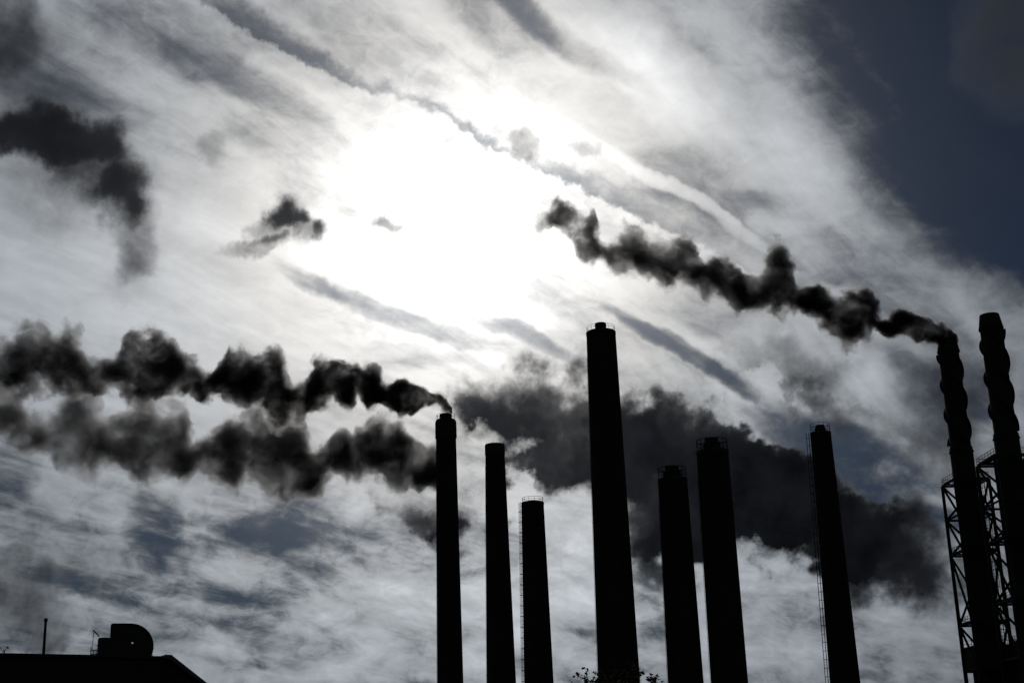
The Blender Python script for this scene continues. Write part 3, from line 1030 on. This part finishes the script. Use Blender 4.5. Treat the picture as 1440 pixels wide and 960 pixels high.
smoke('smoke_plume', 'dense black smoke plume streaming left from the slender rounded-top chimney', [
    (1.11, 0.19, -0.73), (0.67, 1.12, -0.6), (0.12, 1.95, -0.36), (-0.65, 2.56, 0.01), (-1.76, 2.72, 0.5), (-2.87, 3.22, 0.42), (-3.98, 3.97, 0.33), (-5.09, 4.13, 0.24),
    (-6.21, 4.77, 0.15), (-7.32, 4.7, -0.17), (-8.43, 4.74, 0.44), (-9.55, 5.72, 0.92), (-10.66, 6.96, 0.81), (-11.78, 7.38, 0.59), (-12.9, 7.27, 2.15), (-14.02, 7.32, 1.94),
    (-15.13, 7.64, 0.9), (-16.26, 8.14, 2.21), (-17.38, 8.64, 3.06), (-18.5, 8.96, 2.24), (-19.62, 9.04, 1.55), (-20.73, 8.87, 0.87), (-21.38, 6.26, 0.03), (-22.03, 4.5, -0.61),
    (-22.92, 3.93, -0.44), (-23.94, 5.78, -0.13), (-24.64, 9.48, -0.39), (-25.76, 10.44, -1.24), (-27.44, 10.25, -0.61), (-28.58, 9.56, 2.1), (-29.7, 8.96, 2.76), (-30.83, 9.89, 2.5),
    (-31.95, 10.1, 1.91), (-33.08, 10.11, 2.55), (-34.21, 10.63, 3.15), (-35.32, 8.89, 3.9), (-36.42, 7.3, 4.27), (-37.52, 7.29, 3.07), (-38.34, 9.08, 2.99), (-39.26, 9.67, 4.21),
    (-40.4, 10.07, 4.58), (-41.53, 10.62, 4.58), (-42.68, 11.69, 4.53), (-43.8, 12.98, 3.23), (-44.95, 14.07, 3.05), (-46.08, 14.79, 2.78), (-47.17, 14.27, 1.97), (-48.29, 13.66, 2.41),
    (-49.42, 13.03, 2.98), (-50.54, 11.27, 4.78), (-51.64, 9.74, 5.31), (-52.74, 9.43, 4.99), (-53.83, 9.33, 3.77), (-54.94, 9.43, 3.17), (-56.1, 10.33, 3.75), (-57.3, 12.69, 3.95),
    (-58.53, 15.54, 4.61), (-59.65, 15.07, 4.68), (-60.72, 13.41, 4.86), (-61.87, 14.13, 4.82), (-63.06, 14.71, 6.07), (-64.23, 16.09, 5.96), (-65.34, 16.21, 5.34), (-66.44, 16.38, 4.32),
    (-67.51, 15.13, 4.22), (-68.58, 12.88, 4.86), (-70.28, 12.79, 5.18), (-73.65, 14.92, 3.1), (-80.4, 16.11, 1.82),
], (-10.78, 215.0, 58.57), 4.8, 1.7, 8.0, 0.22, 1.5, .33, .3, 2.4, .1, (.55, .55, .56), 3.0)
smoke('smoke_plume', 'broad smoky bank drifting left below the black plume, behind the slender chimney', [
    (-1.58, 3.45, -1.29), (-3.3, 5.03, -2.6), (-5.3, 4.02, -2.55), (-6.63, 4.08, -3.2), (-7.95, 5.09, -1.41), (-8.6, 6.78, -1.82), (-9.53, 8.08, -2.77), (-10.59, 9.11, -2.49),
    (-11.92, 9.45, -1.79), (-13.25, 9.64, -0.81), (-14.59, 10.12, -0.38), (-15.92, 9.76, -0.35), (-16.99, 9.24, -0.18), (-17.92, 8.02, -0.27), (-18.85, 5.67, -0.19), (-19.92, 6.27, -0.04),
    (-21.25, 7.18, -0.17), (-22.58, 6.66, 0.15), (-23.91, 5.31, -0.05), (-25.23, 5.15, -2.1), (-26.54, 4.69, -3.44), (-27.61, 6.04, -3.88), (-28.56, 8.22, -3.95), (-29.9, 10, -3.57),
    (-31.23, 9.78, -3.54), (-32.55, 10.21, -5.21), (-33.89, 9.48, -3.48), (-35.26, 11.37, -2.14), (-36.22, 12.51, -0.76), (-37.3, 13.12, -0.06), (-38.63, 12.45, -0.01), (-39.93, 10.05, -0.28),
    (-40.94, 8.82, -3.32), (-41.92, 10.98, -2), (-43.26, 10.56, -1.24), (-44.59, 9.57, -0.73), (-45.93, 8.5, 1.09), (-47.26, 7.34, 1.92), (-48.58, 6.51, 2.01), (-49.53, 8.21, 1.2),
    (-50.41, 13.18, 0.32), (-52.04, 13.82, 0.89), (-53.35, 12.86, 0.69), (-54.71, 13.66, 0.96), (-56.02, 13.51, -0.17), (-57.35, 13.62, -0.73), (-58.68, 14.03, -1.17), (-60.08, 13.56, 1.8),
    (-61.43, 13.11, 2.6), (-62.78, 12.66, 3.41), (-64.12, 12.69, 3.73), (-65.48, 12.71, 4.21), (-66.82, 13.1, 3.92), (-67.84, 14.99, 0.38), (-68.91, 16.46, 3.23), (-69.88, 17.58, 3.15),
    (-70.96, 17.79, 3.15), (-72.25, 17.01, 2.51), (-73.58, 14.76, 4.24), (-74.91, 13.51, 5.14), (-76.23, 12.45, 5.73), (-77.56, 11.88, 5.82), (-78.91, 12.09, 5.84), (-80.26, 12.61, 5.83),
    (-81.65, 13.23, 6.41), (-83.1, 15.18, 7.46), (-84.58, 17.77, 8.44), (-86.02, 19.82, 8.87), (-91.48, 22.61, 7.62), (-98.19, 23.15, 6.17),
], (-11.37, 260.0, 58.92), 3.0, 1.2, 11.0, 0.16, 1.7, .2, .5, 3.4, .1, (.55, .55, .56))
smoke('smoke_plume', 'dark smoke plume rising left from the straked steel stack toward the sun', [
    (1.18, 0.59, -0.87), (0.83, 1.23, -0.75), (0.27, 1.77, -0.63), (-0.38, 2.32, -0.5), (-1.35, 2.88, -0.68), (-2.3, 3.33, -0.23), (-3.06, 3.57, 0.1), (-4.03, 3.5, 0.55),
    (-4.8, 3.53, 1.1), (-5.42, 4.5, 1.43), (-6.38, 4.85, 1.77), (-7.47, 4.69, 0.23), (-8.21, 3.65, 0.58), (-8.8, 3.04, 1.34), (-9.32, 3.9, 1.87), (-9.64, 7, 2.18),
    (-10.15, 7.67, 1.34), (-11.28, 7.83, 0.53), (-12.31, 7.77, 0.14), (-13.33, 7.49, -0.04), (-14.35, 6.67, 0.42), (-15.32, 6.26, 1.3), (-16.23, 7.26, 2.16), (-17.13, 8.58, 2.92),
    (-18.06, 8.81, 4.33), (-19.03, 8.62, 5.22), (-20.03, 8.44, 5.36), (-20.56, 8.14, 5.06), (-21.1, 12.09, 4.8), (-21.85, 13.67, 4.58), (-22.82, 14.71, 4.37), (-23.83, 14.64, 4.4),
    (-24.4, 12.9, 4.55), (-24.96, 11.15, 4.93), (-25.71, 10.19, 4.75), (-26.5, 10, 5.22), (-27.48, 10.36, 5.45), (-28.27, 10.83, 5.47), (-28.93, 11.73, 5.68), (-29.56, 13.07, 6.43),
    (-30.32, 13.64, 6.98), (-31.31, 13.56, 7.45), (-32.35, 13.05, 7.28), (-33.36, 12.75, 7.43), (-33.8, 14.09, 7.95), (-34.24, 15.55, 8.36), (-35, 16.69, 8.68), (-36.18, 16.94, 9.48),
    (-37.22, 16.2, 9.53), (-38.23, 16.47, 9.33), (-39.22, 16.61, 9.8), (-40.23, 16.18, 10.29), (-41.22, 16.77, 10.74), (-42.2, 17.71, 10.96), (-43.19, 18.19, 11.42), (-43.96, 19.58, 11.62),
    (-44.56, 19.48, 11.87), (-45.46, 16.21, 12.12), (-46.27, 15.66, 12.51), (-47.26, 16.25, 12.97), (-48.03, 17.63, 13.27), (-48.58, 20.17, 13.31), (-49.38, 20.77, 13.42), (-50.2, 19.98, 13.81),
    (-51.01, 19.77, 14.3), (-51.54, 21.29, 16.86), (-52.1, 22.42, 17.98), (-53.1, 23.25, 18.55), (-54.14, 22.23, 18.85), (-55.17, 21.57, 18.92), (-56.21, 21.29, 18.51), (-57.05, 20.77, 17.87),
    (-57.77, 20.09, 18.16), (-58.48, 19.63, 18.78),
], (60.86, 190.0, 59.65), 4.4, 1.5, 6.5, 0.27, 1.5, .36, .3, 2.0, 5.0, (.55, .55, .56))
